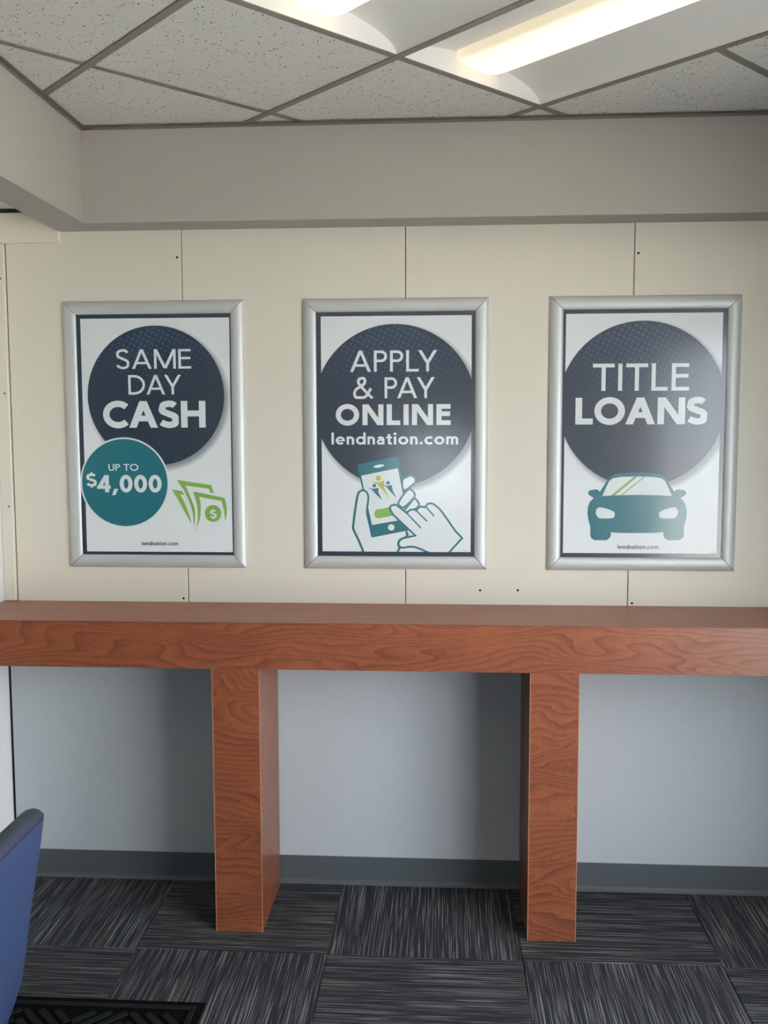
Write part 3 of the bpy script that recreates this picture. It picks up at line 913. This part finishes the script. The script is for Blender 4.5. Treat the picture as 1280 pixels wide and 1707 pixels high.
# right poster
_, L3 = framed_poster(27.45, 'silver framed poster reading TITLE LOANS with a teal car', (-10.66, 10.42, -16.45, 16.5), D3)
L3('lettering', text_polys('TITLE', .145, TITLE, .13) + text_polys('LOANS', .235, LOANS, .08), 'white')
L3('car_body', [CAR], 'teal')
L3('car_windscreen', [SHIELD], 'white')
L3('windscreen_stripe', [STRIPE_A], 'green'); L3('windscreen_stripe', [STRIPE_B], 'green')
L3('car_headlight', [spline(LAMP_A, 4, True)], 'white'); L3('car_headlight', [spline(LAMP_B, 4, True)], 'white')
L3('lettering', text_polys('lendnation.com', .14, LN3, .13), 'navy')
L3('small_print', TINY(TP3), grey_print)

# ------------------------------------------------------------------ floor mat
MX0, MX1, MY0, MY1 = -62.3, -27.2, -89.0, -29.9
mt = tag(empty('floor_mat', ((MX0 + MX1) / 2, (MY0 + MY1) / 2, 0)), 'charcoal ribbed entrance mat on the carpet under the blue chair', 'mat')
box('mat_base', (MX0, MX1, MY0, MY1, .01, .14), MT['mat_edge'], mt, bev=.05)
bx = [(MX0 + .9, MX1 - .9, MY1 - 1.6, MY1 - .9), (MX0 + .9, MX1 - .9, MY0 + .9, MY0 + 1.6), (MX0 + .9, MX0 + 1.6, MY0 + 1.7, MY1 - 1.7), (MX1 - 1.6, MX1 - .9, MY0 + 1.7, MY1 - 1.7)]
for b in bx:
    box('border_rib', (*b, .12, .34), MT['mat'], mt, bev=.1)
nx, ny = 5, 8
cw, chh = (MX1 - MX0 - 4) / nx, (MY1 - MY0 - 4) / ny
ribs = {}
for i in range(nx):
    for j in range(ny):
        cx, cy = MX0 + 2 + (i + .5) * cw, MY1 - 2 - (j + .5) * chh
        sgn = 1 if (i + j) % 2 else -1
        R = min(cw, chh) / 2 * 1.0
        for q in (-2.6, -1.3, 0, 1.3, 2.6):
            Ln = 2 * (R * sqrt(2) - abs(q)) - .7
            key = round(Ln, 2)
            if key not in ribs:
                o = box('rib', (-Ln / 2, Ln / 2, -.43, .43, .12, .34), MT['mat'], None, bev=.1)
                o.parent = mt; ribs[key] = o
            else:
                o = ribs[key].copy(); col.objects.link(o); o.parent = mt
            a = radians(45) * sgn
            o.location = Vector((cx - q * sin(a), cy + q * cos(a), 0)) * IN - mt.location
            o.rotation_euler = (0, 0, a)

# ------------------------------------------------------------------ blue chair (faces left, seen past its back)
CY1, CY0c = -53.55, -77.3
Z0 = .345
ch = tag(empty('armless_chair', (-46, (CY1 + CY0c) / 2, Z0)), 'blue vinyl upholstered chair at the left edge, its back towards the room', 'chair')
rear = [(-41.6, 8.0), (-40.6, 10.2), (-39.2, 12.6), (-38.3, 14.9), (-37.65, 16.9), (-37.1, 19.9), (-36.57, 23.3), (-36.09, 26.1), (-35.54, 29.1), (-35.2, 31.3), (-35.05, 32.3)]
crown = [(-35.12, 32.62), (-35.5, 32.95), (-36.1, 33.12), (-36.7, 32.98), (-37.15, 32.5)]
frontp = [(-37.6, 30.5), (-38.3, 27.0), (-39.2, 23.0), (-40.2, 19.0), (-41.2, 15.0), (-42.6, 11.0), (-43.4, 8.0)]
prof = rear + crown + frontp
ctr = (sum(p[0] for p in prof) / len(prof), 20)
st = [(CY1, .0), (CY1 - .12, .25), (CY1 - .4, .4), (CY1 - 1.2, .5)]
st = st + [(CY0c + (CY1 - y), s) for y, s in st[::-1]]
V, F = [], []
n = len(prof)
for y, s in st:
    for k, (x, z) in enumerate(prof):
        # ends are pulled in a little so the back has rounded side edges
        a, b = prof[k - 1], prof[(k + 1) % n]
        tx, tz = b[0] - a[0], b[1] - a[1]; d = sqrt(tx * tx + tz * tz)
        nx_, nz_ = tz / d, -tx / d
        V.append((x - nx_ * (.5 - s) * .55, y, z - nz_ * (.5 - s) * .55))
for k in range(len(st) - 1):
    for q in range(n):
        F.append((k * n + q, k * n + (q + 1) % n, (k + 1) * n + (q + 1) % n, (k + 1) * n + q))
F += [tuple(range(n)), tuple(range(len(V) - n, len(V)))]
nr = len(rear) - 1
bk = mesh('backrest', V, [f for f in F if len(f) > 4 or f[0] % n >= nr], MT['slate'], ch, smooth=True)
rp = mesh('rear_panel', V, [f for f in F if len(f) == 4 and f[0] % n < nr], MT['vinyl'], bk, smooth=True)
for o in (bk, rp):
    bm = bmesh.new(); bm.from_mesh(o.data)
    bmesh.ops.delete(bm, geom=[v for v in bm.verts if not v.link_faces], context='VERTS')
    bm.to_mesh(o.data); bm.free()
# stitched seam along the rear top edge and down the far side
path = [(-35.03, CY0c + .5, 32.2), (-35.03, CY1 - .6, 32.2)]
boxes('seam', [(-35.12, -34.99, CY0c + .8, CY1 - .7, 32.26, 32.33)], MT['thread'], bk)
box('seat', (-61.5, -41.5, CY0c + .6, CY1 - .6, 12.5, 18), MT['vinyl'], ch, bev=1.6, seg=4)
box('seat_frame', (-60.5, -42.2, CY0c + 1.4, CY1 - 1.4, 10.3, 12.6), MT['chair_metal'], ch, bev=.2)
for x in (-59.5, -43.5):
    for y in (CY0c + 2.6, CY1 - 2.6):
        a, b = .95, .6
        V = [(x + sx * b, y + sy * b, Z0) for sx, sy in ((-1, -1), (1, -1), (1, 1), (-1, 1))] + [(x + sx * a, y + sy * a, 10.4) for sx, sy in ((-1, -1), (1, -1), (1, 1), (-1, 1))]
        mesh('leg', V, [(0, 1, 2, 3), (4, 5, 6, 7), (0, 1, 5, 4), (1, 2, 6, 5), (2, 3, 7, 6), (3, 0, 4, 7)], MT['chair_metal'], ch)
